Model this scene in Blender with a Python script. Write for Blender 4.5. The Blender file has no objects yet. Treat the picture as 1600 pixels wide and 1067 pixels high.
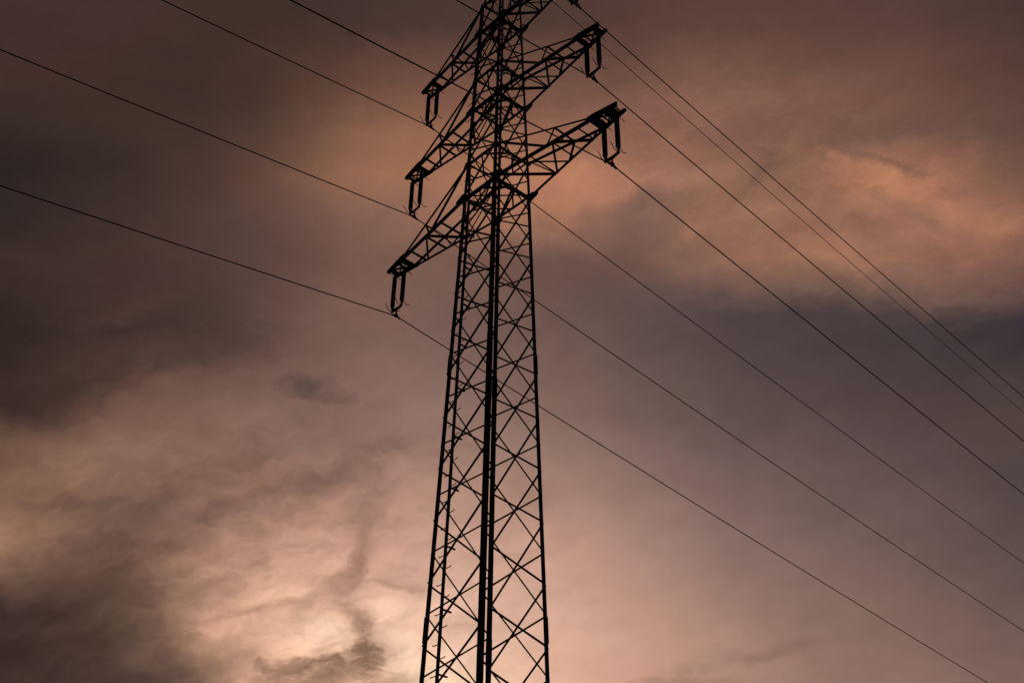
import bpy, bmesh, math, random
from mathutils import Vector, Matrix

random.seed(7)
scene = bpy.context.scene
COL = scene.collection
rad = math.radians

# ------------------------------------------------------------------ camera
EYE = Vector((20.983, -18.488, 1.6))
c_right = Vector((0.68187608, 0.73137791, 0.01146115))
c_up = Vector((0.42128762, -0.40548614, 0.81123223))
c_fwd = Vector((-0.59796468, 0.54833141, 0.58461176))
cam_data = bpy.data.cameras.new('camera')
cam_data.lens = 41.44
cam_data.sensor_width = 36.0
cam_data.clip_start = 0.1
cam_data.clip_end = 8000.0
cam = bpy.data.objects.new('camera', cam_data)
COL.objects.link(cam)
cam.matrix_world = Matrix(((c_right.x, c_up.x, -c_fwd.x, EYE.x),
                           (c_right.y, c_up.y, -c_fwd.y, EYE.y),
                           (c_right.z, c_up.z, -c_fwd.z, EYE.z),
                           (0, 0, 0, 1)))
scene.camera = cam

# ------------------------------------------------------------------ exposure
scene.view_settings.view_transform = 'Standard'
scene.view_settings.look = 'None'
scene.view_settings.exposure = 0.0
scene.view_settings.gamma = 1.0
scene.view_settings.use_curve_mapping = False
scene.cycles.use_denoising = False
scene.cycles.sample_clamp_direct = 1.5
scene.cycles.sample_clamp_indirect = 1.5

# ------------------------------------------------------------------ sun, low behind the cloud
SUN_AZ, SUN_EL = rad(-51.5), rad(3.5)        # azimuth from +Y towards +X
sun_dir = Vector((math.sin(SUN_AZ) * math.cos(SUN_EL), math.cos(SUN_AZ) * math.cos(SUN_EL), math.sin(SUN_EL)))
sun_data = bpy.data.lights.new('sun', 'SUN')
sun_data.energy = 0.5
sun_data.angle = rad(10)
sun_data.color = (1.0, 0.72, 0.5)
sun = bpy.data.objects.new('sun', sun_data)
COL.objects.link(sun)
sun.rotation_euler = sun_dir.to_track_quat('Z', 'Y').to_euler()

# ------------------------------------------------------------------ sky: dusk sky under a broken cloud deck
world = bpy.data.worlds.new('World')
scene.world = world
world.use_nodes = True
world.cycles.sampling_method = 'MANUAL'
world.cycles.sample_map_resolution = 256
NT = world.node_tree
NT.nodes.clear()


def s2g(c):
    """8-bit display colour -> mixing space of the cloud colours (a 2.2 power is undone at the end)"""
    out = []
    for x in c:
        x /= 255.0
        lin = x / 12.92 if x <= 0.04045 else ((x + 0.055) / 1.055) ** 2.4
        out.append(lin ** (1 / 2.2))
    return out


def nd(kind, **kw):
    n = NT.nodes.new(kind)
    for k, val in kw.items():
        setattr(n, k, val)
    return n


def put(sock, v):
    if isinstance(v, bpy.types.NodeSocket):
        NT.links.new(v, sock)
    else:
        sock.default_value = v


def vm(op, a, b=None, c=None):
    n = nd('ShaderNodeVectorMath', operation=op)
    put(n.inputs[0], a)
    if b is not None:
        put(n.inputs[1], b)
    if c is not None:
        put(n.inputs[2], c)
    return n.outputs['Value'] if op in ('DOT_PRODUCT', 'DISTANCE', 'LENGTH') else n.outputs['Vector']


def scl(a, f):
    n = nd('ShaderNodeVectorMath', operation='SCALE')
    put(n.inputs[0], a)
    put(n.inputs['Scale'], f)
    return n.outputs['Vector']


def mt(op, a, b=None, c=None, clamp=False):
    n = nd('ShaderNodeMath', operation=op)
    n.use_clamp = clamp
    put(n.inputs[0], a)
    if b is not None:
        put(n.inputs[1], b)
    if c is not None:
        put(n.inputs[2], c)
    return n.outputs[0]


def ramp(v, a, b, lo=0.0, hi=1.0):
    n = nd('ShaderNodeMapRange', interpolation_type='SMOOTHSTEP')
    put(n.inputs[0], v)
    n.inputs[1].default_value, n.inputs[2].default_value = a, b
    n.inputs[3].default_value, n.inputs[4].default_value = lo, hi
    return n.outputs[0]


def noise(vec, scale, detail=4.0, rough=0.5, dist=0.0, color=False):
    n = nd('ShaderNodeTexNoise', noise_dimensions='3D')
    put(n.inputs['Vector'], vec)
    n.inputs['Scale'].default_value = scale
    n.inputs['Detail'].default_value = detail
    n.inputs['Roughness'].default_value = rough
    n.inputs['Distortion'].default_value = dist
    return n.outputs['Color'] if color else n.outputs['Fac']


def mixc(f, a, b):
    n = nd('ShaderNodeMix', data_type='RGBA')
    put(n.inputs[0], f)
    put(n.inputs[6], a)
    put(n.inputs[7], b)
    return n.outputs[2]


def xform(vec, loc, rot, sx, sy):
    """into the frame of an elongated cloud: centre loc, long axis turned by rot, half sizes sx, sy"""
    n = nd('ShaderNodeMapping', vector_type='TEXTURE')
    put(n.inputs['Vector'], vec)
    n.inputs['Location'].default_value = (loc[0], loc[1], 0)
    n.inputs['Rotation'].default_value = (0, 0, rot)
    n.inputs['Scale'].default_value = (sx, sy, 1)
    return n.outputs['Vector']


tc = nd('ShaderNodeTexCoord').outputs['Generated']
D = vm('NORMALIZE', tc)
# sky chart: stereographic map of the heavens about azimuth -47.5, elevation 35.8 (degrees)
A_AZ, A_EL = rad(-47.5), rad(35.8)
ax_f = (math.sin(A_AZ) * math.cos(A_EL), math.cos(A_AZ) * math.cos(A_EL), math.sin(A_EL))
ax_r = (math.cos(A_AZ), -math.sin(A_AZ), 0.0)
ax_u = tuple(Vector(ax_r).cross(Vector(ax_f)))
den = mt('MAXIMUM', mt('ADD', vm('DOT_PRODUCT', D, ax_f), 1.0), 0.02)
comb = nd('ShaderNodeCombineXYZ')
NT.links.new(mt('DIVIDE', vm('DOT_PRODUCT', D, ax_r), den), comb.inputs[0])
NT.links.new(mt('DIVIDE', vm('DOT_PRODUCT', D, ax_u), den), comb.inputs[1])
UV = comb.outputs[0]

# slow warps of the chart make every cloud edge ragged
w1 = vm('SUBTRACT', noise(UV, 14, 2, 0.5, color=True), (0.5, 0.5, 0.5))
w2 = vm('SUBTRACT', noise(UV, 60, 5, 0.6, color=True), (0.5, 0.5, 0.5))
flat = (1.0, 1.0, 0.0)
W = vm('ADD', UV, vm('MULTIPLY', vm('ADD', scl(w1, 0.020), scl(w2, 0.014)), flat))
W2 = vm('ADD', UV, vm('MULTIPLY', vm('ADD', scl(w1, 0.012), scl(w2, 0.011)), flat))

# the cloud deck in bands, one above the other: height v of the band, then its colours from left to right
# (v and u in thousandths of the chart, colours as 8-bit display values)
U0, U1 = -225, 225
BANDS = [
    (-158, [(66, 48, 44), (66, 48, 44), (70, 51, 46), (78, 58, 51), (86, 64, 56), (94, 70, 61), (125, 95, 81), (165, 126, 106), (196, 153, 128), (214, 173, 145), (230, 191, 161), (247, 211, 177), (250, 213, 180), (248, 210, 178), (240, 199, 169), (231, 187, 160), (222, 176, 150), (209, 166, 142), (197, 155, 133), (185, 145, 125), (177, 138, 120), (169, 132, 115), (161, 126, 110), (152, 119, 106), (145, 113, 101), (140, 109, 99), (134, 105, 96), (130, 102, 94), (130, 102, 94)]),
    (-139, [(61, 43, 39), (61, 43, 39), (64, 45, 41), (69, 50, 46), (75, 55, 50), (80, 61, 54), (114, 86, 72), (180, 138, 115), (233, 181, 152), (234, 186, 156), (236, 191, 159), (254, 218, 181), (252, 214, 179), (245, 204, 172), (238, 194, 165), (231, 184, 158), (223, 173, 150), (208, 159, 139), (196, 150, 131), (186, 144, 125), (171, 134, 117), (157, 123, 108), (150, 117, 104), (148, 115, 103), (145, 113, 101), (139, 108, 98), (132, 104, 95), (127, 100, 92), (128, 101, 93)]),
    (-125, [(56, 40, 36), (56, 40, 36), (59, 42, 38), (63, 46, 40), (74, 56, 47), (112, 85, 70), (178, 133, 110), (218, 169, 142), (232, 183, 153), (231, 186, 157), (236, 191, 163), (242, 198, 171), (240, 195, 169), (234, 189, 165), (227, 182, 158), (221, 175, 152), (213, 168, 145), (203, 159, 138), (192, 151, 130), (182, 142, 124), (171, 132, 116), (158, 123, 109), (147, 115, 103), (143, 111, 100), (140, 108, 98), (134, 104, 95), (127, 100, 92), (122, 96, 89), (122, 97, 89)]),
    (-109, [(61, 45, 42), (61, 45, 42), (67, 49, 44), (76, 55, 47), (91, 68, 57), (117, 89, 74), (177, 136, 113), (218, 167, 140), (232, 180, 151), (237, 186, 157), (236, 187, 160), (232, 186, 160), (228, 184, 160), (222, 178, 156), (217, 173, 151), (211, 167, 147), (204, 161, 141), (192, 151, 131), (180, 141, 123), (169, 132, 117), (158, 124, 111), (148, 117, 105), (139, 110, 99), (133, 105, 95), (129, 101, 92), (124, 97, 89), (117, 93, 86), (111, 89, 83), (112, 89, 83)]),
    (-93, [(141, 103, 84), (143, 104, 85), (109, 81, 67), (98, 71, 60), (106, 78, 65), (134, 100, 84), (167, 126, 105), (188, 143, 120), (202, 156, 132), (209, 163, 140), (212, 165, 143), (208, 162, 139), (213, 169, 147), (210, 166, 144), (206, 162, 141), (202, 158, 138), (196, 152, 133), (181, 141, 126), (168, 131, 119), (157, 123, 112), (145, 114, 106), (137, 108, 100), (129, 102, 95), (123, 97, 91), (119, 94, 88), (114, 91, 85), (107, 86, 81), (100, 82, 78), (101, 82, 78)]),
    (-78, [(157, 117, 94), (157, 117, 95), (143, 107, 87), (123, 93, 77), (104, 79, 68), (115, 87, 75), (128, 96, 84), (151, 115, 98), (173, 132, 112), (189, 145, 123), (190, 145, 126), (197, 152, 133), (198, 156, 137), (194, 152, 134), (190, 149, 131), (186, 145, 128), (180, 140, 124), (167, 131, 118), (155, 123, 112), (144, 115, 106), (133, 107, 100), (127, 102, 96), (120, 97, 91), (114, 92, 87), (109, 88, 83), (104, 84, 80), (99, 80, 77), (93, 76, 74), (93, 76, 74)]),
    (-61, [(123, 90, 72), (123, 90, 72), (130, 96, 77), (134, 99, 81), (128, 96, 81), (128, 97, 82), (131, 98, 83), (138, 102, 87), (152, 113, 98), (171, 129, 112), (175, 132, 115), (178, 136, 119), (179, 139, 121), (174, 135, 119), (170, 132, 116), (165, 128, 113), (157, 123, 110), (148, 117, 106), (141, 111, 102), (134, 106, 99), (127, 101, 95), (118, 94, 89), (109, 88, 83), (104, 84, 80), (101, 82, 79), (98, 79, 77), (92, 75, 73), (84, 70, 68), (85, 71, 69)]),
    (-45, [(106, 78, 63), (106, 78, 63), (126, 94, 76), (141, 106, 87), (143, 108, 90), (142, 108, 90), (135, 103, 88), (134, 103, 90), (136, 105, 93), (139, 107, 95), (142, 108, 96), (151, 116, 103), (159, 124, 110), (156, 123, 109), (153, 121, 108), (149, 119, 107), (142, 113, 103), (133, 106, 98), (124, 99, 94), (116, 93, 89), (109, 88, 85), (103, 83, 81), (97, 78, 76), (94, 76, 74), (92, 74, 73), (90, 73, 71), (87, 71, 69), (82, 68, 65), (82, 68, 65)]),
    (-29, [(60, 42, 38), (60, 42, 38), (79, 57, 50), (99, 72, 62), (118, 85, 73), (125, 92, 80), (129, 96, 84), (130, 98, 86), (130, 100, 88), (135, 104, 92), (141, 109, 97), (146, 113, 101), (146, 114, 104), (141, 111, 101), (137, 107, 97), (133, 104, 94), (126, 100, 91), (118, 94, 87), (110, 89, 83), (103, 85, 79), (96, 80, 76), (92, 76, 73), (88, 72, 70), (86, 70, 68), (85, 68, 66), (84, 66, 64), (83, 66, 63), (83, 67, 61), (83, 67, 61)]),
    (1, [(49, 36, 31), (49, 36, 31), (53, 39, 34), (58, 43, 38), (63, 46, 42), (66, 49, 44), (73, 55, 49), (93, 70, 64), (107, 81, 73), (118, 89, 79), (125, 95, 84), (127, 97, 87), (123, 95, 86), (120, 92, 84), (116, 90, 82), (113, 87, 80), (106, 84, 78), (100, 80, 76), (93, 76, 73), (87, 71, 68), (83, 68, 66), (79, 65, 64), (76, 62, 63), (73, 60, 61), (71, 59, 60), (69, 58, 59), (65, 56, 57), (60, 53, 55), (61, 53, 56)]),
    (13, [(52, 39, 34), (52, 39, 34), (57, 43, 37), (64, 46, 41), (70, 50, 45), (72, 53, 47), (73, 55, 49), (86, 65, 58), (99, 75, 67), (113, 84, 75), (126, 94, 83), (124, 93, 83), (122, 93, 84), (118, 90, 82), (113, 87, 79), (108, 83, 76), (103, 81, 75), (98, 79, 74), (92, 75, 72), (86, 70, 69), (80, 66, 66), (76, 63, 64), (75, 61, 62), (75, 62, 63), (74, 62, 63), (69, 58, 60), (63, 54, 57), (56, 49, 55), (56, 49, 55)]),
    (22, [(57, 43, 36), (57, 42, 36), (61, 44, 39), (65, 47, 42), (69, 49, 45), (73, 52, 48), (76, 56, 50), (87, 64, 58), (98, 73, 66), (111, 82, 73), (123, 91, 80), (123, 92, 81), (122, 92, 82), (117, 89, 80), (112, 85, 77), (106, 81, 74), (103, 79, 74), (100, 78, 74), (100, 78, 73), (101, 78, 72), (106, 81, 74), (108, 83, 74), (107, 83, 73), (109, 84, 75), (112, 85, 76), (112, 84, 76), (105, 79, 73), (95, 71, 69), (95, 71, 69)]),
    (36, [(62, 45, 39), (62, 45, 39), (64, 46, 41), (66, 48, 42), (68, 49, 44), (74, 54, 48), (80, 59, 53), (87, 65, 58), (95, 71, 63), (107, 79, 69), (120, 88, 76), (125, 93, 79), (123, 91, 80), (119, 88, 78), (114, 85, 76), (110, 82, 74), (108, 81, 73), (114, 85, 75), (127, 94, 80), (137, 100, 83), (147, 105, 86), (156, 111, 88), (165, 116, 89), (159, 112, 89), (148, 105, 87), (141, 99, 83), (129, 90, 77), (116, 81, 70), (116, 81, 70)]),
    (52, [(50, 39, 35), (50, 39, 35), (55, 42, 38), (60, 45, 40), (64, 48, 42), (72, 54, 48), (81, 60, 53), (89, 67, 60), (100, 74, 66), (113, 82, 72), (131, 95, 81), (144, 104, 87), (151, 108, 88), (157, 112, 90), (163, 115, 92), (168, 118, 93), (150, 106, 88), (121, 91, 80), (129, 96, 82), (152, 109, 87), (150, 108, 86), (149, 106, 85), (148, 105, 85), (146, 104, 85), (147, 104, 86), (166, 115, 91), (163, 113, 88), (148, 104, 83), (148, 104, 83)]),
    (68, [(46, 35, 33), (45, 34, 32), (50, 38, 35), (55, 42, 38), (60, 45, 41), (68, 50, 44), (77, 55, 48), (91, 65, 55), (108, 78, 64), (134, 95, 75), (156, 109, 83), (164, 114, 87), (165, 115, 89), (170, 118, 92), (177, 122, 94), (184, 126, 96), (184, 127, 99), (164, 114, 92), (153, 109, 88), (148, 107, 86), (138, 100, 82), (136, 98, 81), (157, 110, 87), (186, 127, 95), (179, 122, 92), (159, 109, 86), (135, 95, 78), (117, 84, 72), (116, 84, 72)]),
    (87, [(60, 44, 38), (59, 44, 38), (60, 45, 39), (62, 46, 39), (64, 48, 40), (66, 49, 42), (67, 50, 44), (76, 56, 48), (91, 66, 55), (119, 85, 68), (135, 95, 75), (145, 101, 77), (145, 101, 78), (145, 101, 78), (144, 100, 79), (144, 100, 79), (143, 100, 81), (142, 99, 81), (140, 98, 81), (138, 97, 81), (134, 95, 79), (131, 94, 77), (129, 93, 77), (128, 93, 78), (119, 86, 73), (110, 80, 69), (101, 74, 65), (94, 69, 62), (94, 69, 62)]),
    (103, [(67, 47, 41), (67, 47, 41), (66, 46, 41), (66, 46, 40), (65, 46, 40), (64, 46, 40), (64, 46, 40), (68, 49, 42), (78, 55, 45), (95, 66, 54), (111, 76, 63), (121, 83, 68), (123, 85, 70), (123, 85, 71), (122, 85, 71), (123, 86, 73), (127, 89, 75), (130, 91, 77), (132, 93, 77), (133, 95, 78), (130, 92, 76), (128, 90, 75), (126, 89, 75), (121, 84, 71), (115, 79, 67), (107, 74, 63), (97, 70, 61), (89, 66, 58), (89, 66, 58)]),
    (133, [(67, 47, 44), (67, 47, 44), (68, 48, 45), (69, 49, 45), (71, 50, 46), (69, 49, 44), (66, 48, 42), (64, 46, 39), (65, 48, 41), (68, 50, 44), (72, 53, 48), (75, 56, 50), (77, 57, 52), (79, 58, 52), (80, 59, 51), (81, 59, 51), (84, 60, 52), (89, 64, 56), (94, 67, 59), (95, 67, 59), (96, 67, 59), (96, 67, 59), (95, 67, 59), (94, 67, 60), (91, 65, 59), (84, 61, 56), (78, 56, 52), (76, 54, 50), (75, 54, 50)]),
    (159, [(62, 46, 42), (62, 46, 42), (63, 47, 43), (64, 47, 43), (66, 48, 44), (65, 48, 43), (64, 47, 42), (62, 46, 40), (63, 47, 41), (65, 49, 43), (67, 50, 44), (70, 52, 46), (72, 54, 48), (74, 55, 49), (76, 56, 50), (78, 57, 51), (80, 59, 53), (82, 60, 54), (83, 61, 55), (85, 61, 55), (86, 62, 56), (85, 62, 56), (84, 61, 55), (83, 60, 55), (80, 59, 54), (77, 57, 53), (74, 55, 51), (72, 54, 50), (72, 54, 50)]),
]
sepc = nd('ShaderNodeSeparateXYZ')
NT.links.new(W, sepc.inputs[0])
u_fac = mt('DIVIDE', mt('SUBTRACT', sepc.outputs[0], U0 / 1000), (U1 - U0) / 1000)
v_pos = sepc.outputs[1]
CL, v_prev, n_band = None, None, 0
for (v, cols) in BANDS:
    if CL is not None and n_band % 5 == 0:      # evaluate in turn: keeps the shader's working memory small
        u_fac = mt('ADD', u_fac, mt('MULTIPLY', vm('DOT_PRODUCT', CL, (1, 1, 1)), 1e-9))
    n_band += 1
    rp = nd('ShaderNodeValToRGB')
    cr = rp.color_ramp
    cr.interpolation = 'B_SPLINE'
    while len(cr.elements) < len(cols):
        cr.elements.new(0.5)
    for i, c in enumerate(cols):
        cr.elements[i].position = i / (len(cols) - 1)
    for i, c in enumerate(cols):
        cr.elements[i].color = (*s2g(c), 1)
    NT.links.new(u_fac, rp.inputs[0])
    if CL is None:
        CL = rp.outputs[0]
    else:
        mr = nd('ShaderNodeMapRange', interpolation_type='LINEAR')
        mr.clamp = True
        NT.links.new(v_pos, mr.inputs[0])
        mr.inputs[1].default_value, mr.inputs[2].default_value = v_prev / 1000, v / 1000
        CL = mixc(mr.outputs[0], CL, rp.outputs[0])
    v_prev = v
# the rest of the deck: brown-grey cloud, warmer and brighter towards the place where the sun went down
sd = vm('DOT_PRODUCT', D, tuple(sun_dir))
near = ramp(sd, 0.86, 1.0)
deck_n = ramp(noise(scl(UV, 1.0), 5, 5, 0.55), 0.32, 0.68)
far_c = mixc(deck_n, (*s2g((44, 35, 34)), 1), (*s2g((76, 58, 53)), 1))
far_c = mixc(near, far_c, (*s2g((206, 162, 134)), 1))
away = mt('MAXIMUM', mt('ABSOLUTE', sepc.outputs[0]), mt('MULTIPLY', mt('ABSOLUTE', sepc.outputs[1]), 1.4))
CL = mixc(ramp(away, 0.215, 0.42), CL, far_c)

# individual cloud scraps and rifts: (u, v, angle, half length, half width, colour, strength, solid core, raggedness)
SCRAPS = [
    (-85, -19, -4, 19.0, 8.1, (88, 68, 64), 0.8, 0.0, 0.8),
    (-80, -23, -6, 27.1, 3.8, (98, 76, 71), 0.5, 0.0, 1.0),
    (-92, -99, 35, 51.6, 24.4, (218, 170, 144), 0.5, 0.0, 0.5),
    (-51, -121, 0, 46.2, 19.0, (240, 196, 166), 0.5, 0.0, 0.5),
    (-117, -122, 60, 24.4, 16.3, (200, 154, 128), 0.4, 0.0, 0.6),
    (-61, -55, -86, 29.9, 16.3, (138, 107, 94), 0.45, 0.0, 0.5),
    (-53, -43, 10, 21.7, 8.1, (130, 101, 89), 0.4, 0.0, 1.0),
    (-61, -73, -92, 27.1, 8.7, (156, 120, 104), 0.5, 0.0, 0.6),
    (-62, -86, -98, 21.7, 5.4, (150, 113, 97), 0.65, 0.1, 0.6),
    (-67, -97, -118, 17.9, 8.1, (152, 115, 98), 0.7, 0.0, 1.1),
    (-73, -103, -150, 17.4, 9.2, (170, 130, 110), 0.6, 0.0, 0.8),
    (-65, -114, -55, 13.6, 5.4, (160, 121, 102), 0.65, 0.0, 0.7),
    (-59, -127, -80, 21.2, 6.5, (128, 95, 78), 0.85, 0.1, 1.1),
    (-67, -136, -160, 22.8, 9.2, (132, 99, 81), 0.85, 0.0, 1.3),
    (-73, -142, 0, 38.0, 9.2, (172, 130, 107), 0.7, 0.0, 0.8),
    (-83, -137, -172, 26.1, 7.6, (138, 104, 85), 0.75, 0.0, 1.4),
    (-95, -140, -176, 24.4, 5.4, (160, 122, 100), 0.65, 0.0, 1.0),
    (-51, -141, -178, 19.0, 3.8, (190, 148, 122), 0.6, 0.0, 1.0),
    (-78, -121, 10, 16.3, 7.1, (250, 212, 180), 0.7, 0.0, 1.0),
    (-90, -106, 8, 29.9, 6.0, (234, 186, 156), 0.6, 0.0, 1.0),
    (-109, -115, 13, 35.3, 2.4, (178, 136, 114), 0.6, 0.0, 1.0),
    (-123, -103, 16, 29.9, 2.7, (150, 114, 96), 0.5, 0.0, 1.0),
    (-105, -94, 20, 32.6, 2.7, (166, 126, 108), 0.45, 0.0, 1.0),
    (-47, -101, -8, 16.3, 2.4, (176, 136, 116), 0.6, 0.0, 1.0),
    (-41, -94, -8, 16.3, 2.2, (190, 148, 128), 0.5, 0.0, 1.0),
    (-54, -112, -10, 10.9, 5.4, (238, 194, 166), 0.6, 0.0, 1.0),
    (-43, -130, -90, 15.2, 9.2, (252, 216, 184), 0.6, 0.0, 1.0),
    (-133, -8, 19, 48.9, 12.5, (66, 50, 44), 0.4, 0.0, 0.8),
    (-161, 8, 18, 46.2, 6.0, (82, 61, 53), 0.45, 0.0, 1.0),
    (-186, -23, 20, 48.9, 13.6, (47, 36, 31), 0.5, 0.0, 0.7),
    (-146, -20, 20, 46.2, 4.3, (120, 90, 78), 0.35, 0.0, 1.0),
    (-88, -60, 20, 65.2, 7.1, (118, 90, 79), 0.6, 0.0, 1.0),
    (-167, -69, -5, 40.7, 6.0, (108, 81, 70), 0.55, 0.0, 1.0),
    (-185, -56, 8, 32.6, 4.9, (152, 116, 94), 0.4, 0.0, 1.0),
    (-198, -85, -10, 19.0, 7.1, (156, 118, 95), 0.5, 0.0, 1.0),
    (-164, -86, -8, 35.3, 6.5, (84, 62, 54), 0.5, 0.0, 1.0),
    (-145, -117, -80, 21.7, 8.1, (84, 63, 54), 0.3, 0.0, 1.0),
    (24, 65, 8, 29.9, 11.9, (193, 131, 99), 0.75, 0.0, 0.6),
    (151, 68, -26, 38.0, 9.2, (184, 126, 95), 0.5, 0.0, 0.8),
    (85, 52, 28, 32.6, 5.4, (160, 113, 88), 0.5, 0.0, 1.0),
    (61, 60, 8, 21.7, 5.4, (124, 92, 80), 0.6, 0.0, 1.0),
    (102, 70, 58, 16.3, 3.8, (118, 88, 75), 0.4, 0.0, 1.0),
    (96, 64, 50, 21.7, 2.7, (116, 86, 74), 0.45, 0.0, 1.0),
    (124, 81, -8, 29.9, 2.7, (146, 104, 84), 0.5, 0.0, 1.0),
    (157, 69, -26, 43.4, 5.4, (186, 127, 96), 0.6, 0.0, 1.0),
    (163, 56, -26, 35.3, 3.3, (136, 100, 82), 0.5, 0.0, 1.0),
    (147, 79, -20, 32.6, 2.7, (108, 80, 69), 0.55, 0.0, 1.0),
    (195, 53, -24, 24.4, 6.0, (180, 124, 94), 0.5, 0.0, 1.0),
    (27, 47, -14, 24.4, 3.8, (122, 90, 79), 0.5, 0.0, 1.0),
    (120, 25, -6, 48.9, 3.8, (128, 96, 82), 0.4, 0.0, 0.8),
    (102, 18, -8, 43.4, 3.3, (88, 70, 67), 0.55, 0.0, 1.0),
    (169, 14, 14, 19.0, 3.8, (98, 75, 69), 0.5, 0.0, 1.3),
    (151, 18, -10, 16.3, 3.8, (84, 66, 64), 0.5, 0.0, 1.3),
    (198, 20, 12, 19.0, 3.3, (106, 80, 73), 0.5, 0.0, 1.2),
    (184, 11, 20, 16.3, 2.7, (92, 71, 66), 0.4, 0.0, 1.3),
    (176, 20, 8, 29.9, 3.3, (128, 95, 82), 0.35, 0.0, 1.0),
    (193, 15, 10, 32.6, 5.4, (78, 62, 61), 0.5, 0.0, 0.6),
    (198, 7, 4, 32.6, 6.5, (57, 48, 51), 0.6, 0.0, 1.0),
    (199, -12, 8, 21.7, 4.3, (84, 66, 58), 0.4, 0.0, 1.0),
    (115, -124, 14, 59.7, 4.1, (130, 101, 90), 0.5, 0.0, 1.0),
    (71, -139, 4, 40.7, 2.7, (150, 115, 100), 0.5, 0.0, 1.0),
    (92, -41, 10, 24.4, 3.3, (106, 84, 78), 0.35, 0.0, 1.0),
    (-26, -46, 6, 32.6, 2.7, (140, 108, 96), 0.4, 0.0, 1.0),
]
torn_n = noise(xform(W, (0.1, 0.2), rad(12), 1.0, 0.6), 80, 9, 0.65)
torn = mt('MULTIPLY', mt('SUBTRACT', torn_n, 0.5), 2.2)        # tears the scraps' outlines
n_scrap = 0
for (u, v, ang, sx, sy, rgb, st, soft, tear) in SCRAPS:
    if n_scrap % 6 == 0:
        W2 = vm('MULTIPLY_ADD', CL, (1e-9, 1e-9, 0.0), W2)
    n_scrap += 1
    q = xform(W2, (u / 1000, v / 1000), rad(ang), sx / 1000, sy / 1000)
    f = ramp(mt('ADD', vm('LENGTH', q), mt('MULTIPLY', torn, tear)), 1.15, soft - 0.15)
    CL = mixc(mt('MULTIPLY', f, st), CL, (*s2g(rgb), 1))

# drawn-out streaks and fine billows inside the deck
st_a = noise(xform(W, (0, 0), rad(18), 1.0, 0.28), 20, 6, 0.58, 0.3)
st_b = noise(xform(W, (0.3, 0.1), rad(-14), 1.0, 0.35), 26, 6, 0.6, 0.4)
fine = noise(UV, 95, 6, 0.62)
mod = mt('ADD', mt('MULTIPLY', mt('SUBTRACT', st_a, 0.5), 0.24), mt('MULTIPLY', mt('SUBTRACT', st_b, 0.5), 0.18))
# torn, lumpy cloud near the glow and in the peach bank; smooth veil elsewhere
lump = vm('LENGTH', xform(W, (-0.13, -0.115), 0.0, 0.17, 0.10))
bank = vm('LENGTH', xform(W, (0.13, 0.06), rad(-12), 0.16, 0.06))
rough_z = mt('ADD', ramp(lump, 1.2, 0.3), ramp(bank, 1.2, 0.2, 0.0, 0.55), clamp=True)
mod = mt('MULTIPLY', mod, mt('ADD', mt('MULTIPLY', rough_z, 0.75), 0.45))
bil = noise(xform(W, (0.2, 0.4), rad(14), 1.0, 0.5), 55, 9, 0.64, 0.6)
mod = mt('ADD', mod, mt('MULTIPLY', mt('MULTIPLY', mt('SUBTRACT', bil, 0.5), 0.50), rough_z))
mod = mt('ADD', mod, mt('MULTIPLY', mt('SUBTRACT', fine, 0.5), 0.07))
CL = scl(CL, mt('ADD', mod, 1.0))
# back to light
pw = nd('ShaderNodeVectorMath', operation='POWER')
NT.links.new(CL, pw.inputs[0])
pw.inputs[1].default_value = (2.2, 2.2, 2.2)

sky = nd('ShaderNodeTexSky', sky_type='NISHITA')
sky.sun_disc = False
sky.sun_elevation = SUN_EL
sky.sun_rotation = SUN_AZ
sky.air_density, sky.dust_density, sky.ozone_density = 1.0, 2.0, 1.0
bg_sky = nd('ShaderNodeBackground')
NT.links.new(sky.outputs[0], bg_sky.inputs[0])
bg_sky.inputs[1].default_value = 0.05
bg_cl = nd('ShaderNodeBackground')
NT.links.new(pw.outputs[0], bg_cl.inputs[0])
bg_cl.inputs[1].default_value = 1.0
mx = nd('ShaderNodeMixShader')
mx.inputs[0].default_value = 0.97         # cover of the deck
NT.links.new(bg_sky.outputs[0], mx.inputs[1])
NT.links.new(bg_cl.outputs[0], mx.inputs[2])
wo = nd('ShaderNodeOutputWorld')
NT.links.new(mx.outputs[0], wo.inputs[0])


# ------------------------------------------------------------------ materials
def material(name, base, rough, var=0.3, scale=8.0, metallic=0.0, spec=0.3):
    m = bpy.data.materials.new(name)
    m.use_nodes = True
    t = m.node_tree
    b = t.nodes['Principled BSDF']
    b.inputs['Roughness'].default_value = rough
    b.inputs['Metallic'].default_value = metallic
    b.inputs['Specular IOR Level'].default_value = spec
    c = t.nodes.new('ShaderNodeTexCoord')
    n = t.nodes.new('ShaderNodeTexNoise')
    n.inputs['Scale'].default_value = scale
    n.inputs['Detail'].default_value = 5
    t.links.new(c.outputs['Object'], n.inputs['Vector'])
    r = t.nodes.new('ShaderNodeValToRGB')
    r.color_ramp.elements[0].position, r.color_ramp.elements[1].position = 0.35, 0.65
    r.color_ramp.elements[0].color = (*[x * (1 - var) for x in base], 1)
    r.color_ramp.elements[1].color = (*[x * (1 + var) for x in base], 1)
    t.links.new(n.outputs['Fac'], r.inputs['Fac'])
    t.links.new(r.outputs['Color'], b.inputs['Base Color'])
    bp = t.nodes.new('ShaderNodeBump')
    bp.inputs['Strength'].default_value = 0.15
    bp.inputs['Distance'].default_value = 0.005
    t.links.new(n.outputs['Fac'], bp.inputs['Height'])
    t.links.new(bp.outputs['Normal'], b.inputs['Normal'])
    return m


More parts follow.
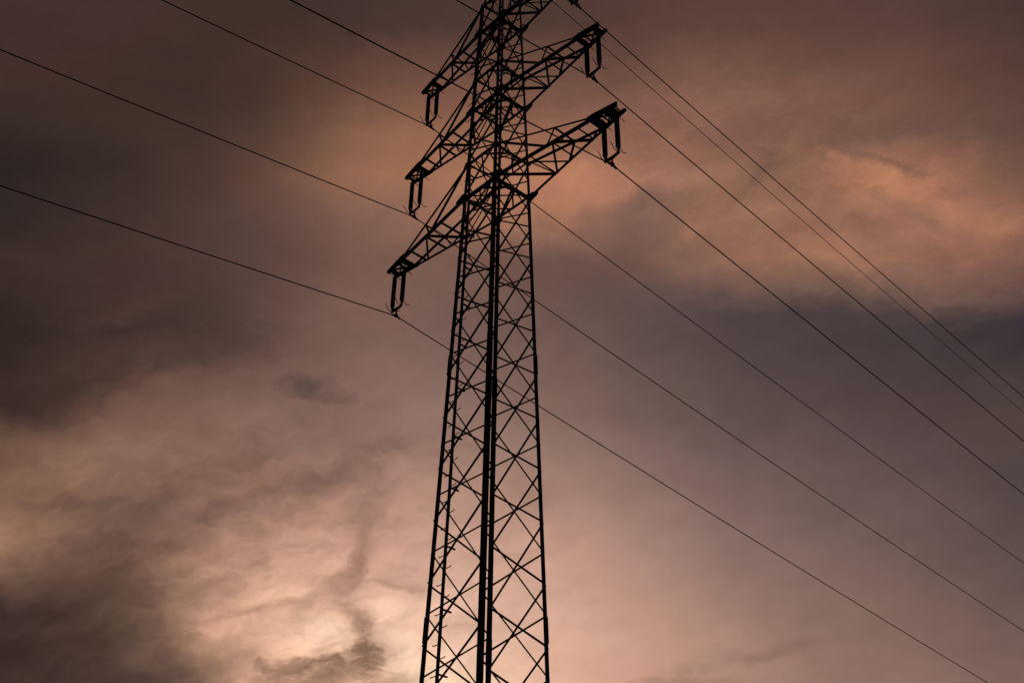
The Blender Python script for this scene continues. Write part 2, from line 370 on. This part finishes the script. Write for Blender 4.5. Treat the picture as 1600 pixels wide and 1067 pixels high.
STEEL = material('dark_painted_steel', (0.020, 0.019, 0.018), 0.8, 0.35, 3.0, spec=0.15)
PORCELAIN = material('brown_porcelain', (0.028, 0.016, 0.010), 0.45, 0.25, 6.0, spec=0.2)
FITTING = material('dull_galvanised_iron', (0.035, 0.034, 0.032), 0.7, 0.3, 20.0, spec=0.15)
CABLE = material('weathered_cable', (0.022, 0.018, 0.016), 0.8, 0.25, 2.0, spec=0.15)
TWIG = material('dry_twigs', (0.035, 0.026, 0.018), 0.9, 0.4, 30.0, spec=0.05)
CONCRETE = material('grey_concrete', (0.28, 0.27, 0.25), 0.9, 0.2, 4.0)
GRASS = material('meadow_grass', (0.045, 0.06, 0.022), 0.95, 0.4, 0.4, spec=0.1)


# ------------------------------------------------------------------ builders
def link(name, me, mat=None, parent=None):
    o = bpy.data.objects.new(name, me)
    COL.objects.link(o)
    if mat is not None and not me.materials:
        me.materials.append(mat)
    if parent is not None:
        o.parent = parent
    return o


def empty(name, loc=(0, 0, 0), parent=None):
    o = bpy.data.objects.new(name, None)
    o.empty_display_size = 0.3
    COL.objects.link(o)
    o.location = loc
    if parent is not None:
        o.parent = parent
    return o


def tag(o, label, cat, group=None, kind=None):
    o['label'] = label
    o['category'] = cat
    if group:
        o['group'] = group
    if kind:
        o['kind'] = kind
    return o


class Geo:
    """collects vertices and faces for ONE mesh"""

    def __init__(self):
        self.v, self.f, self.smooth = [], [], []

    def prism(self, p, q, prof, e1, e2):
        """sweep a closed profile [(a, b), ...] from p to q; e1, e2 only give the wanted directions"""
        p, q = Vector(p), Vector(q)
        t = (q - p).normalized()
        a = Vector(e1)
        a = (a - t * a.dot(t)).normalized()
        b = Vector(e2)
        b = (b - t * b.dot(t) - a * b.dot(a)).normalized()
        n, k = len(prof), len(self.v)
        for c in (p, q):
            for (x, y) in prof:
                self.v.append(tuple(c + a * x + b * y))
        for i in range(n):
            j = (i + 1) % n
            self.f.append((k + i, k + j, k + n + j, k + n + i))
        self.f.append(tuple(range(k + n - 1, k - 1, -1)))
        self.f.append(tuple(range(k + n, k + 2 * n)))

    def angle(self, p, q, e1, e2, leg=0.06, th=0.007):
        """an L-shaped rolled steel angle, its heel on the line p-q, its legs along e1 and e2"""
        self.prism(p, q, [(0, 0), (leg, 0), (leg, th), (th, th), (th, leg), (0, leg)], e1, e2)

    def box(self, c, a, b, n, la, lb, ln):
        """a plate: centre c, axes a, b, n, full sizes la, lb, ln"""
        c, a, b, n = Vector(c), Vector(a).normalized(), Vector(b), Vector(n)
        self.prism(c - a * la / 2, c + a * la / 2,
                   [(-lb / 2, -ln / 2), (lb / 2, -ln / 2), (lb / 2, ln / 2), (-lb / 2, ln / 2)], b, n)

    def poly(self, pts, n, th):
        """a flat plate of any outline, extruded by th along n"""
        n = Vector(n).normalized() * th
        k, m = len(self.v), len(pts)
        for s in (-0.5, 0.5):
            for q in pts:
                self.v.append(tuple(Vector(q) + n * s))
        self.f.append(tuple(range(k + m - 1, k - 1, -1)))
        self.f.append(tuple(range(k + m, k + 2 * m)))
        for i in range(m):
            j = (i + 1) % m
            self.f.append((k + i, k + j, k + m + j, k + m + i))

    def tube(self, pts, r, n=6, r_end=None):
        pts = [Vector(q) for q in pts]
        k0 = len(self.v)
        up = Vector((0.31, 0.17, 0.93))
        for i, c in enumerate(pts):
            t = (pts[min(i + 1, len(pts) - 1)] - pts[max(i - 1, 0)]).normalized()
            a = t.cross(up)
            if a.length < 0.05:
                a = t.cross(Vector((1, 0, 0)))
            a.normalize()
            b = t.cross(a)
            rr = r if r_end is None else r + (r_end - r) * i / (len(pts) - 1)
            for j in range(n):
                w = 2 * math.pi * j / n
                self.v.append(tuple(c + (a * math.cos(w) + b * math.sin(w)) * rr))
        for i in range(len(pts) - 1):
            for j in range(n):
                jj = (j + 1) % n
                k = k0 + i * n
                self.f.append((k + j, k + jj, k + n + jj, k + n + j))
        self.f.append(tuple(range(k0 + n - 1, k0 - 1, -1)))
        e = k0 + (len(pts) - 1) * n
        self.f.append(tuple(range(e, e + n)))

    def lathe(self, prof, n=12, c=(0, 0, 0)):
        """turn [(radius, height), ...] about a vertical axis through c"""
        k0 = len(self.v)
        for (r, z) in prof:
            for j in range(n):
                w = 2 * math.pi * j / n
                self.v.append((c[0] + r * math.cos(w), c[1] + r * math.sin(w), c[2] + z))
        for i in range(len(prof) - 1):
            for j in range(n):
                jj = (j + 1) % n
                k = k0 + i * n
                self.f.append((k + j, k + jj, k + n + jj, k + n + j))
        self.f.append(tuple(range(k0 + n - 1, k0 - 1, -1)))
        e = k0 + (len(prof) - 1) * n
        self.f.append(tuple(range(e, e + n)))

    def build(self, name, mat, parent=None, smooth=False):
        me = bpy.data.meshes.new(name)
        me.from_pydata(self.v, [], self.f)
        me.validate()
        bm = bmesh.new()
        bm.from_mesh(me)
        bmesh.ops.recalc_face_normals(bm, faces=bm.faces)
        bm.to_mesh(me)
        bm.free()
        if smooth:
            for pl in me.polygons:
                pl.use_smooth = True
        return link(name, me, mat, parent)


# ------------------------------------------------------------------ ground
g = Geo()
N = 48
SZ = 3000.0
for j in range(N + 1):
    for i in range(N + 1):
        s, t = 2 * i / N - 1, 2 * j / N - 1
        x, y = SZ * s * abs(s), SZ * t * abs(t)
        h = 0.0 if max(abs(x), abs(y)) < 60 else 1.5 * math.sin(x * 0.011) * math.cos(y * 0.009)
        g.v.append((x, y, h if max(abs(x), abs(y)) > 60 else 0.0))
for j in range(N):
    for i in range(N):
        k = j * (N + 1) + i
        g.f.append((k, k + 1, k + N + 2, k + N + 1))
ground = g.build('ground', GRASS)
ground['kind'] = 'structure'
ground['label'] = 'dusky meadow around the foot of the pylon'

# ------------------------------------------------------------------ the pylon: measures
CORNERS = {'left': (-1, -1), 'near': (1, -1), 'right': (1, 1), 'far': (-1, 1)}
# outward shift of each leg at the foot and at the top: the shaft is not quite square
OFFSET = {'left': (-0.048, -0.024), 'near': (-0.012, -0.012), 'right': (0.052, 0.032), 'far': (0.006, 0.006)}
LEVELS = [0.0, 2.6, 5.1, 7.3, 9.2, 10.85, 12.457, 14.12, 15.876, 17.447, 19.057, 20.547, 22.058, 23.451, 24.857, 26.137,
          27.36, 28.888, 30.2, 31.424, 32.95, 34.22, 35.47, 36.95]
ARM_Z = (27.36, 31.424, 35.47)
ARM_TOP = (28.888, 32.95, 36.95)
ARM_X = (3.538 * 1.4, 3.133 * 1.4, 2.710 * 1.4)      # where the strings hang
TIP = 0.34 * 1.4
STR_SPREAD = 0.182 * 1.4
TIP_Y = 0.138 * 1.4
PEAK = 39.79


def half(z):
    """half the width of the square shaft at height z"""
    if z < 27.36:
        return 1.4 * 0.5218 - 0.0215 * (z - 27.36)
    if z < 36.95:
        return 1.4 * 0.5218 - 0.0273 * (z - 27.36)
    return (1.4 * 0.5218 - 0.0273 * (36.95 - 27.36)) * (1 - 0.86 * (z - 36.95) / (PEAK - 36.95))


def corner(c, z):
    s = CORNERS[c]
    w = half(z)
    f = min(1.0, max(0.0, (z - 12) / 15))
    o = OFFSET[c][0] * (1 - f) + OFFSET[c][1] * f
    return Vector((s[0] * w + o, s[1] * w + o, z))


def leg_size(z):
    return 0.135 if z < 27.36 else (0.105 if z < 31.4 else (0.09 if z < 35.4 else 0.075))


pylon = empty('lattice_pylon', (0, 0, 0))
tag(pylon, 'tall dark steel lattice pylon with three pairs of crossarms against the dusk clouds', 'pylon')

# legs: steel angles, heel outside, each with its splices and a concrete footing
BREAKS = [0.3, 7.0, 12.9, 20.9, 27.36, 31.424, 35.47, 36.95, PEAK]
for c, s in CORNERS.items():
    gg = Geo()
    for z0, z1 in zip(BREAKS[:-1], BREAKS[1:]):
        lg = leg_size((z0 + z1) / 2) * {'near': 0.92, 'far': 0.78}.get(c, 1.0) * (0.86 if c in ('near', 'far') and z0 > 20 else 1.0)
        gg.angle(corner(c, z0), corner(c, z1), (-s[0], 0, 0), (0, -s[1], 0), lg, 0.013)
    leg = gg.build('leg', STEEL, pylon)
    for zs in (7.0, 12.9, 20.9):
        sp = Geo()
        p, q = corner(c, zs - 0.34), corner(c, zs + 0.34)
        off = Vector((s[0], s[1], 0)) * 0.014
        sp.angle(p + off, q + off, (-s[0], 0, 0), (0, -s[1], 0), 0.118, 0.0115)
        sp.build('splice_plate', STEEL, leg)
    ft = Geo()
    b = corner(c, 0.0)
    ft.lathe([(0.42, -0.3), (0.42, 0.28), (0.38, 0.33)], 20, (b.x, b.y, 0))
    ft.build('footing', CONCRETE, pylon, False)


def face_bar(ca, za, cb, zb, size, depth, turn=1, name='brace', th=0.006):
    """a diagonal of one face of the shaft, between two corners; depth > 0 sets it inside the face"""
    sa, sb = CORNERS[ca], CORNERS[cb]
    out = Vector(((sa[0] + sb[0]) / 2, (sa[1] + sb[1]) / 2, 0))
    p, q = corner(ca, za), corner(cb, zb)
    p = p - out * depth
    q = q - out * depth
    t = (q - p).normalized()
    p, q = p + t * 0.035, q - t * 0.035
    side = t.cross(out)
    if side.z * turn < 0:
        side = -side
    gg = Geo()
    sgn = -1 if depth > 0 else 1
    gg.angle(p - side * size * 0.5, q - side * size * 0.5, side, out * sgn, size, th)
    return gg.build(name, STEEL, pylon)


X_FACES = (('left', 'near'), ('far', 'right'))       # the faces the arms run along
Y_FACES = (('left', 'far'), ('near', 'right'))
for k in range(len(LEVELS) - 1):
    z0, z1 = LEVELS[k], LEVELS[k + 1]
    for a, b in X_FACES:
        face_bar(a, z0, b, z1, 0.068, -0.004, 1 if a == 'left' else -1)
        face_bar(b, z0, a, z1, 0.050, 0.018)
MID = [LEVELS[0] + 0.3] + [(a + b) / 2 for a, b in zip(LEVELS[:-1], LEVELS[1:])]
for k in range(len(MID) - 1):
    z0, z1 = MID[k], MID[k + 1]
    for a, b in Y_FACES:
        face_bar(a, z0, b, z1, 0.045, -0.004)
        face_bar(b, z0, a, z1, 0.049, 0.018, 1 if a == 'left' else -1)
# slim bracing of the peak
for z0, z1 in ((36.95, 38.0), (38.0, 38.9)):
    for a, b in X_FACES + Y_FACES:
        face_bar(a, z0, b, z1, 0.032, -0.004)
        face_bar(b, z0, a, z1, 0.032, 0.018)
pk = Geo()
pk.box((0, 0, PEAK), (0, 0, 1), (1, 0, 0), (0, 1, 0), 0.25, 0.16, 0.16)
pk.build('peak_cap', STEEL, pylon)


# rings and plan bracing where the arms join
def beam(p, q, size, e1, e2, name='horizontal_beam', parent=None, th=0.007):
    gg = Geo()
    gg.angle(p, q, e1, e2, size, th)
    return gg.build(name, STEEL, parent or pylon)


ORDER = ['left', 'near', 'right', 'far']
for ai in range(3):
    for zi, z in enumerate((ARM_Z[ai], ARM_TOP[ai])):
        pts = [corner(c, z) for c in ORDER]
        size = 0.10 if zi == 0 else 0.07
        for i in range(4):
            p, q = pts[i], pts[(i + 1) % 4]
            inw = -((p + q) / 2)
            inw.z = 0
            inw.normalize()
            t = (q - p).normalized()
            beam(p + t * 0.03 + inw * 0.03, q - t * 0.03 + inw * 0.03, size, inw, (0, 0, 1))
        mids = [(pts[i] + pts[(i + 1) % 4]) / 2 for i in range(4)]
        dz = Vector((0, 0, 0.012))
        for i in range(4):
            p, q = mids[i] + dz, mids[(i + 1) % 4] + dz
            cen = -((p + q) / 2)
            cen.z = 0
            beam(p, q, 0.052, cen, (0, 0, 1), 'plan_brace')
        if zi == 0:
            dz2 = Vector((0, 0, 0.06))
            beam(mids[1] + dz2, pts[3] + dz2, 0.06, (1, 1, 0), (0, 0, 1), 'plan_brace')
            beam(mids[3] + dz2, pts[1] + dz2, 0.06, (-1, -1, 0), (0, 0, 1), 'plan_brace')
            beam(pts[0] + dz2 * 1.9, pts[2] + dz2 * 1.9, 0.06, (1, -1, 0), (0, 0, 1), 'plan_brace')
        # gusset plates on the middle of each ring beam
        if zi == 0:
            for i in (1, 3):
                m = mids[i]
                sx = 1 if m.x > 0 else -1
                gp = Geo()
                gp.poly([m + Vector((0, -0.13, -0.02)), m + Vector((0, 0.13, -0.02)), m + Vector((0, 0.09, 0.13)),
                         m + Vector((0, -0.09, 0.13))], (1, 0, 0), 0.010)
                gp.build('gusset_plate', STEEL, pylon).location = (-0.045 * sx, 0, 0)
    for c, s in CORNERS.items():
        b = corner(c, ARM_Z[ai])
        k = 1.0 if ai == 0 else 0.9
        gp = Geo()
        y = b.y + s[1] * 0.0085
        gp.poly([(b.x - s[0] * 0.20 * k, y, b.z - 0.06), (b.x - s[0] * 0.05, y, b.z - 0.20 * k), (b.x + s[0] * 0.06, y, b.z - 0.13 * k),
                 (b.x + s[0] * 0.34 * k, y, b.z - 0.035), (b.x + s[0] * 0.36 * k, y, b.z + 0.10),
                 (b.x + s[0] * 0.05, y, b.z + 0.24 * k), (b.x - s[0] * 0.08, y, b.z + 0.20 * k)], (0, 1, 0), 0.012)
        gp.build('gusset_plate', STEEL, pylon)
        b = corner(c, ARM_TOP[ai])
        gp = Geo()
        y = b.y + s[1] * 0.0085
        gp.poly([(b.x - s[0] * 0.13, y, b.z - 0.08), (b.x + s[0] * 0.03, y, b.z - 0.13), (b.x + s[0] * 0.16, y, b.z - 0.09),
                 (b.x + s[0] * 0.05, y, b.z + 0.10), (b.x - s[0] * 0.13, y, b.z + 0.06)], (0, 1, 0), 0.012)
        gp.build('gusset_plate', STEEL, pylon)


# ------------------------------------------------------------------ crossarms
def crossarm(ai, side):
    z, zt, X = ARM_Z[ai], ARM_TOP[ai], ARM_X[ai]
    arm = empty('crossarm', (0, 0, 0), pylon)
    if side > 0:
        cn, cf = corner('near', z), corner('right', z)
        tn, tf = corner('near', zt), corner('right', zt)
    else:
        cn, cf = corner('left', z), corner('far', z)
        tn, tf = corner('left', zt), corner('far', zt)
    xt = side * (X + TIP)
    en, ef = Vector((xt, -TIP_Y, z)), Vector((xt, TIP_Y, z))

    def bn(s): return cn.lerp(en, s)
    def bf(s): return cf.lerp(ef, s)
    S1 = 0.80
    hn, hf = bn(S1) + Vector((0, 0, 0.10)), bf(S1) + Vector((0, 0, 0.10))

    def un(s): return tn.lerp(hn, s / S1)
    def uf(s): return tf.lerp(hf, s / S1)
    UP, DN = Vector((0, 0, 1)), Vector((0, 0, -1))
    IN, OUT = Vector((0, 1, 0)), Vector((0, -1, 0))
    L = 0.088

    def m(p, q, size, e1, e2, name, th=0.006):
        return beam(p, q, size, e1, e2, name, arm, th)
    m(bn(0.02), bn(0.995), L, IN, UP, 'chord', 0.009)
    m(bf(0.02), bf(0.995), L, OUT, UP, 'chord', 0.009)
    m(un(0.02), un(S1), 0.068, IN, DN, 'chord', 0.007)
    m(uf(0.02), uf(S1), 0.064, OUT, DN, 'chord', 0.007)
    o = Vector((0, 0, 0.012))
    # floor of the arm: struts across and a zigzag
    st = (0.29, 0.48, 0.68)
    for s in st:
        m(bn(s) + o, bf(s) + o, 0.056, (side, 0, 0), UP, 'lacing_bar')
    zz = [bn(0.02), bf(st[0]), bn(st[1]), bf(st[2])]
    o2 = Vector((0, 0, 0.024))
    for p, q in zip(zz[:-1], zz[1:]):
        m(p + o2, q + o2, 0.070, (0, 1, 0), UP, 'lacing_bar')
    # upright sides
    for bot, top, inn in ((bn, un, IN), (bf, uf, OUT)):
        io = inn * 0.012
        m(top(0.02) + io, bot(0.43) + io, 0.064, UP, inn, 'lacing_bar')
        m(bot(0.43) + io, top(0.50) + io, 0.054, (side, 0, 0), inn, 'lacing_bar')
        m(bot(0.67) + io, top(0.72) + io, 0.042, (side, 0, 0), inn, 'lacing_bar') if inn is OUT else None
        m(bot(0.29) + io, top(0.02) + io * 2, 0.045, UP, inn, 'lacing_bar') if inn is OUT else None
    m(un(0.50) - o, uf(0.50) - o, 0.050, (side, 0, 0), DN, 'lacing_bar')
    # tip: side plates, floor plates with holes between them, hanger beams
    for bot, inn in ((bn, IN), (bf, OUT)):
        gp = Geo()
        off = inn * -0.0085
        gp.poly([bot(0.765) + off + DN * 0.01, bot(1.0) + off + DN * 0.01, bot(1.0) + off + UP * 0.12,
                 bot(0.81) + off + UP * 0.19, bot(0.765) + off + UP * 0.17], IN, 0.012)
        gp.build('tip_plate', STEEL, arm)
        gc = Geo()
        gc.angle(bot(0.80) + UP * 0.125 + inn * 0.003, bot(0.995) + UP * 0.105 + inn * 0.003, inn, DN, 0.06, 0.007)
        gc.build('chord', STEEL, arm)
    for xh in (X - STR_SPREAD, X + STR_SPREAD):
        s = (xh - abs(cn.x)) / (abs(xt) - abs(cn.x))
        for dx in (-0.055, 0.055):
            hb = Geo()
            p, q = bn(s) + Vector((dx, 0.006, 0.012)), bf(s) + Vector((dx, -0.006, 0.012))
            hb.angle(p, q, (1 if dx > 0 else -1, 0, 0), UP, 0.06, 0.007)
            hb.build('hanger_beam', STEEL, arm)
    spans = ((0.775, 0.832), (0.885, 0.935)) if ai == 0 and side > 0 else ((0.775, 0.822),)
    for s0, s1 in spans:
        fp = Geo()
        fp.poly([bn(s0), bn(s1), bf(s1), bf(s0)], UP, 0.009)
        fp.build('tip_plate', STEEL, arm).location = (0, 0, -0.006)
    m(bn(0.955) + o, bf(0.955) + o, 0.06, (-side, 0, 0), UP, 'lacing_bar')
    m(bn(0.79) + UP * 0.10, bf(0.79) + UP * 0.10, 0.05, (side, 0, 0), DN, 'lacing_bar')
    m(bn(0.80) + o2, bf(0.97) + o2, 0.050, (0, 1, 0), UP, 'lacing_bar')
    m(bf(0.80) + o2 * 2, bn(0.97) + o2 * 2, 0.050, (0, 1, 0), UP, 'lacing_bar')
    return arm


for ai in range(3):
    for side in (1, -1):
        crossarm(ai, side)

# ------------------------------------------------------------------ climbing rail in front of the left leg
RAIL_TOP = 26.9
rail_pts = []


def rail_at(z):
    return Vector((-0.125, -(half(z) + 0.30), z))


rg = Geo()
zs = [0.4, 6, 12, 18, 23, 25.5, RAIL_TOP]
for a, b in zip(zs[:-1], zs[1:]):
    rg.prism(rail_at(a), rail_at(b), [(-0.046, -0.02), (0.046, -0.02), (0.046, 0.02), (0.036, 0.02), (0.036, -0.01),
                                      (-0.036, -0.01), (-0.036, 0.02), (-0.046, 0.02)], (1, 0, 0), (0, 1, 0))
zs2 = [RAIL_TOP, 30, 33, 36.6]
ra = lambda z: Vector((-half(z) + 0.605 - 0.56 * min(1, (z - 26.9) / 4), -(half(z) + 0.30 - 0.2 * min(1, (z - 26.9) / 4)), z))
for a, b in zip(zs2[:-1], zs2[1:]):
    rg.prism(ra(a + 0.002), ra(b), [(-0.04, -0.02), (0.04, -0.02), (0.04, 0.02), (0.03, 0.02), (0.03, -0.01),
                                    (-0.03, -0.01), (-0.03, 0.02), (-0.04, 0.02)], (1, 0, 0), (0, 1, 0))
rail = rg.build('climbing_rail', STEEL, pylon)
z, s = 0.9, 1
while z < 36.4:
    p = rail_at(z) if z < RAIL_TOP else ra(z)
    gg = Geo()
    r = 0.013
    a, b = p + Vector((s * 0.03, 0, 0)), p + Vector((s * 0.235, 0, 0))
    gg.tube([a, b, b + Vector((s * 0.012, 0, 0.03))], r, 6)
    gg.build('rung', STEEL, rail)
    z += 0.39
    s = -s
for k in range(1, len(LEVELS) - 1):
    z = LEVELS[k] + 0.38 * (LEVELS[k + 1] - LEVELS[k])
    if z > 36:
        continue
    p = rail_at(z) if z < RAIL_TOP else ra(z)
    w = half(z)
    gg = Geo()
    gg.prism(p + Vector((0.02, 0.012, 0)), Vector((p.x + 0.02, -w - 0.01, z)), [(-0.022, -0.018), (0.022, -0.018), (0.022, 0.018), (-0.022, 0.018)],
             (1, 0, 0), (0, 0, 1))
    gg.build('bracket', STEEL, rail)

# ------------------------------------------------------------------ insulators
INS = 1.2101 * 1.4
CLZ = 0.2181 * 1.4


def horn(pts, parent, loc, flip=1):
    gg = Geo()
    ctrl = [Vector((0, y * flip, z)) for (y, z) in pts]
    fine = []
    for i in range(len(ctrl) - 1):           # Catmull-Rom through the bends
        p0, p1, p2, p3 = ctrl[max(i - 1, 0)], ctrl[i], ctrl[i + 1], ctrl[min(i + 2, len(ctrl) - 1)]
        for k in range(5):
            t = k / 5
            fine.append(0.5 * ((2 * p1) + (p2 - p0) * t + (2 * p0 - 5 * p1 + 4 * p2 - p3) * t * t + (3 * p1 - p0 - 3 * p2 + p3) * t ** 3))
    fine.append(ctrl[-1])
    gg.tube([Vector(loc) + p for p in fine], 0.0125, 5)
    return gg.build('arcing_horn', FITTING, parent)


SHEDS = 17
Z_TOP, Z_BOT = -0.17, -INS + 0.09
prof = [(0.030, Z_TOP + 0.07), (0.048, Z_TOP + 0.05), (0.050, Z_TOP)]
body = Z_TOP - Z_BOT - 0.13
for i in range(SHEDS):
    zz = Z_TOP - 0.01 - body * i / SHEDS
    stp = body / SHEDS
    prof += [(0.046, zz), (0.081, zz - stp * 0.45), (0.080, zz - stp * 0.60), (0.048, zz - stp * 0.74)]
prof += [(0.052, Z_BOT + 0.12), (0.052, Z_BOT + 0.09), (0.036, Z_BOT + 0.01), (0.026, Z_BOT - 0.02)]
SIDE_WORD = {1: 'right', -1: 'left'}
ARM_WORD = ('lowest', 'middle', 'topmost')
INS_LABEL = {
    (0, 1): 'double rod insulator hanging from the tip of the lowest arm on the right side',
    (1, 1): 'double rod insulator hanging from the tip of the middle arm on the right side',
    (2, 1): 'double insulator at the top edge, only its lower end showing beside the pylon',
    (0, -1): 'double rod insulator hanging from the tip of the lowest arm on the left side',
    (1, -1): 'double rod insulator hanging from the tip of the middle arm on the left side',
    (2, -1): 'double rod insulator hanging from the topmost left arm tip',
}


def insulator_set(ai, side, first):
    base = Vector((side * ARM_X[ai], 0, ARM_Z[ai]))
    t = empty('insulator_string', base)
    tag(t, INS_LABEL[(ai, side)], 'insulator', 'double insulators hanging from the arm tips')
    if first is not None:
        for ch in first.children:
            c = ch.copy()
            COL.objects.link(c)
            c.parent = t
            for sub in ch.children:
                d = sub.copy()
                COL.objects.link(d)
                d.parent = c
        return t
    for sx in (-1, 1):
        x = sx * STR_SPREAD
        hg = Geo()
        hg.tube([(x, -0.03, 0.05), (x, -0.03, -0.06), (x, 0, -0.09), (x, 0.03, -0.06), (x, 0.03, 0.05)], 0.012, 6)
        hg.tube([(x, 0, -0.07), (x, 0, -0.12)], 0.022, 6)
        hg.build('shackle', FITTING, t)
        ins = Geo()
        ins.lathe(prof, 14, (x, 0, 0))
        rod = ins.build('insulator_rod', PORCELAIN, t, False)
        for f in (1, -1):
            horn([(0.02, -0.13), (0.09, -0.10), (0.15, -0.14), (0.20, -0.17), (0.26, -0.15), (0.34, -0.19)], rod, (x, 0, 0), f)
            zb = -INS
            horn([(0.01, zb + 0.03), (0.06, zb + 0.17), (0.11, zb + 0.22), (0.17, zb + 0.16), (0.23, zb + 0.14), (0.27, zb + 0.19), (0.34, zb + 0.20)]
                 if f > 0 else [(0.01, zb + 0.03), (0.09, zb + 0.02), (0.17, zb + 0.04), (0.22, zb + 0.10), (0.26, zb + 0.17), (0.33, zb + 0.20)],
                 rod, (x, 0, 0), f)
    yk = Geo()
    e = STR_SPREAD + 0.045
    yk.poly([(-e, 0, -INS + 0.055), (-STR_SPREAD + 0.05, 0, -INS + 0.06), (0, 0, -INS + 0.045), (STR_SPREAD - 0.05, 0, -INS + 0.06), (e, 0, -INS + 0.055),
             (e, 0, -INS - 0.03), (0.06, 0, -INS - 0.075), (-0.06, 0, -INS - 0.075), (-e, 0, -INS - 0.03)], (0, 1, 0), 0.034)
    yk.build('yoke_plate', FITTING, t)
    cl = Geo()
    cl.tube([(0, -0.02, -INS - 0.04), (0, -0.022, -INS - 0.16), (0, 0.022, -INS - 0.16), (0, 0.02, -INS - 0.04)], 0.016, 6)
    cl.tube([(0, 0, -INS - 0.15), (0, 0, -INS - 0.26)], 0.028, 6)
    cl.tube([(0, -0.17, -INS - CLZ - 0.028), (0, -0.08, -INS - CLZ - 0.004), (0, 0, -INS - CLZ), (0, 0.08, -INS - CLZ - 0.006), (0, 0.17, -INS - CLZ - 0.034)], 0.036, 8)
    cl.box((0, 0, -INS - CLZ + 0.02), (0, 1, 0), (1, 0, 0), (0, 0, 1), 0.11, 0.085, 0.10)
    cl.build('suspension_clamp', FITTING, t)
    return t


first = None
for ai in range(3):
    for side in (1, -1):
        o = insulator_set(ai, side, first)
        first = first or o

# ------------------------------------------------------------------ conductors and earth wire
K = 0.0003005
SO, SI, SE = 0.09317, 0.19758, 0.10087
WIRE_LABEL = {
    (0, 1): 'thin black wire clamped under the lowest insulator on the right',
    (1, 1): 'thin black wire clamped under the middle insulator on the right',
    (2, 1): 'outermost black wire at upper right, passing the tip of the middle arm',
    (0, -1): 'lowest black wire, clamped under the lowest left insulator and crossing behind the shaft',
    (1, -1): 'black wire clamped under the middle left insulator and passing behind the shaft',
    (2, -1): 'black wire clamped under the topmost left insulator and passing behind the shaft',
}


def wire(name, x, z0, s_out, s_in, k, r, mid=True):
    pts = []
    y = -330.0
    ys = []
    while y < 330.1:
        ys.append(y)
        y += 0.6 if abs(y) < 30 else 3.0
    for y in ys:
        zz = z0 + (-s_out * y if y > 0 else s_in * y) + k * y * y
        pts.append((x, y, zz))
    gg = Geo()
    gg.tube(pts, r, 6)
    return gg.build(name, CABLE, None, True)


for ai in range(3):
    for side in (1, -1):
        w = wire('power_line', side * ARM_X[ai], ARM_Z[ai] - INS - CLZ, SO, SI, K, 0.0190)
        tag(w, WIRE_LABEL[(ai, side)], 'power line', 'wires strung along the pylon')
w = wire('earth_wire', 0.0, PEAK, SE, SE + 0.09, K * 0.8, 0.0145)
tag(w, 'thinnest wire at upper right, running just below the outermost one', 'power line', 'wires strung along the pylon')

# ------------------------------------------------------------------ twig nest in the right joint of the topmost arm
ng = Geo()
b = corner('right', ARM_Z[2]) + Vector((0.10, -0.03, 0.10))
for i in range(46):
    a, h = random.uniform(0, 6.283), random.uniform(-0.09, 0.08)
    r = 0.12 * math.sqrt(random.random())
    c = b + Vector((r * math.cos(a), r * math.sin(a) * 0.8, h))
    d = Vector((-math.sin(a), math.cos(a), random.uniform(-0.4, 0.6))).normalized() * random.uniform(0.07, 0.16)
    bow = Vector((random.uniform(-.03, .03), random.uniform(-.03, .03), random.uniform(0, .05)))
    ng.tube([c - d, c + bow, c + d], 0.010, 4, 0.005)
nest = ng.build('bird_nest', TWIG)
tag(nest, 'small shaggy twig nest wedged in the right joint of the topmost arm', 'nest')
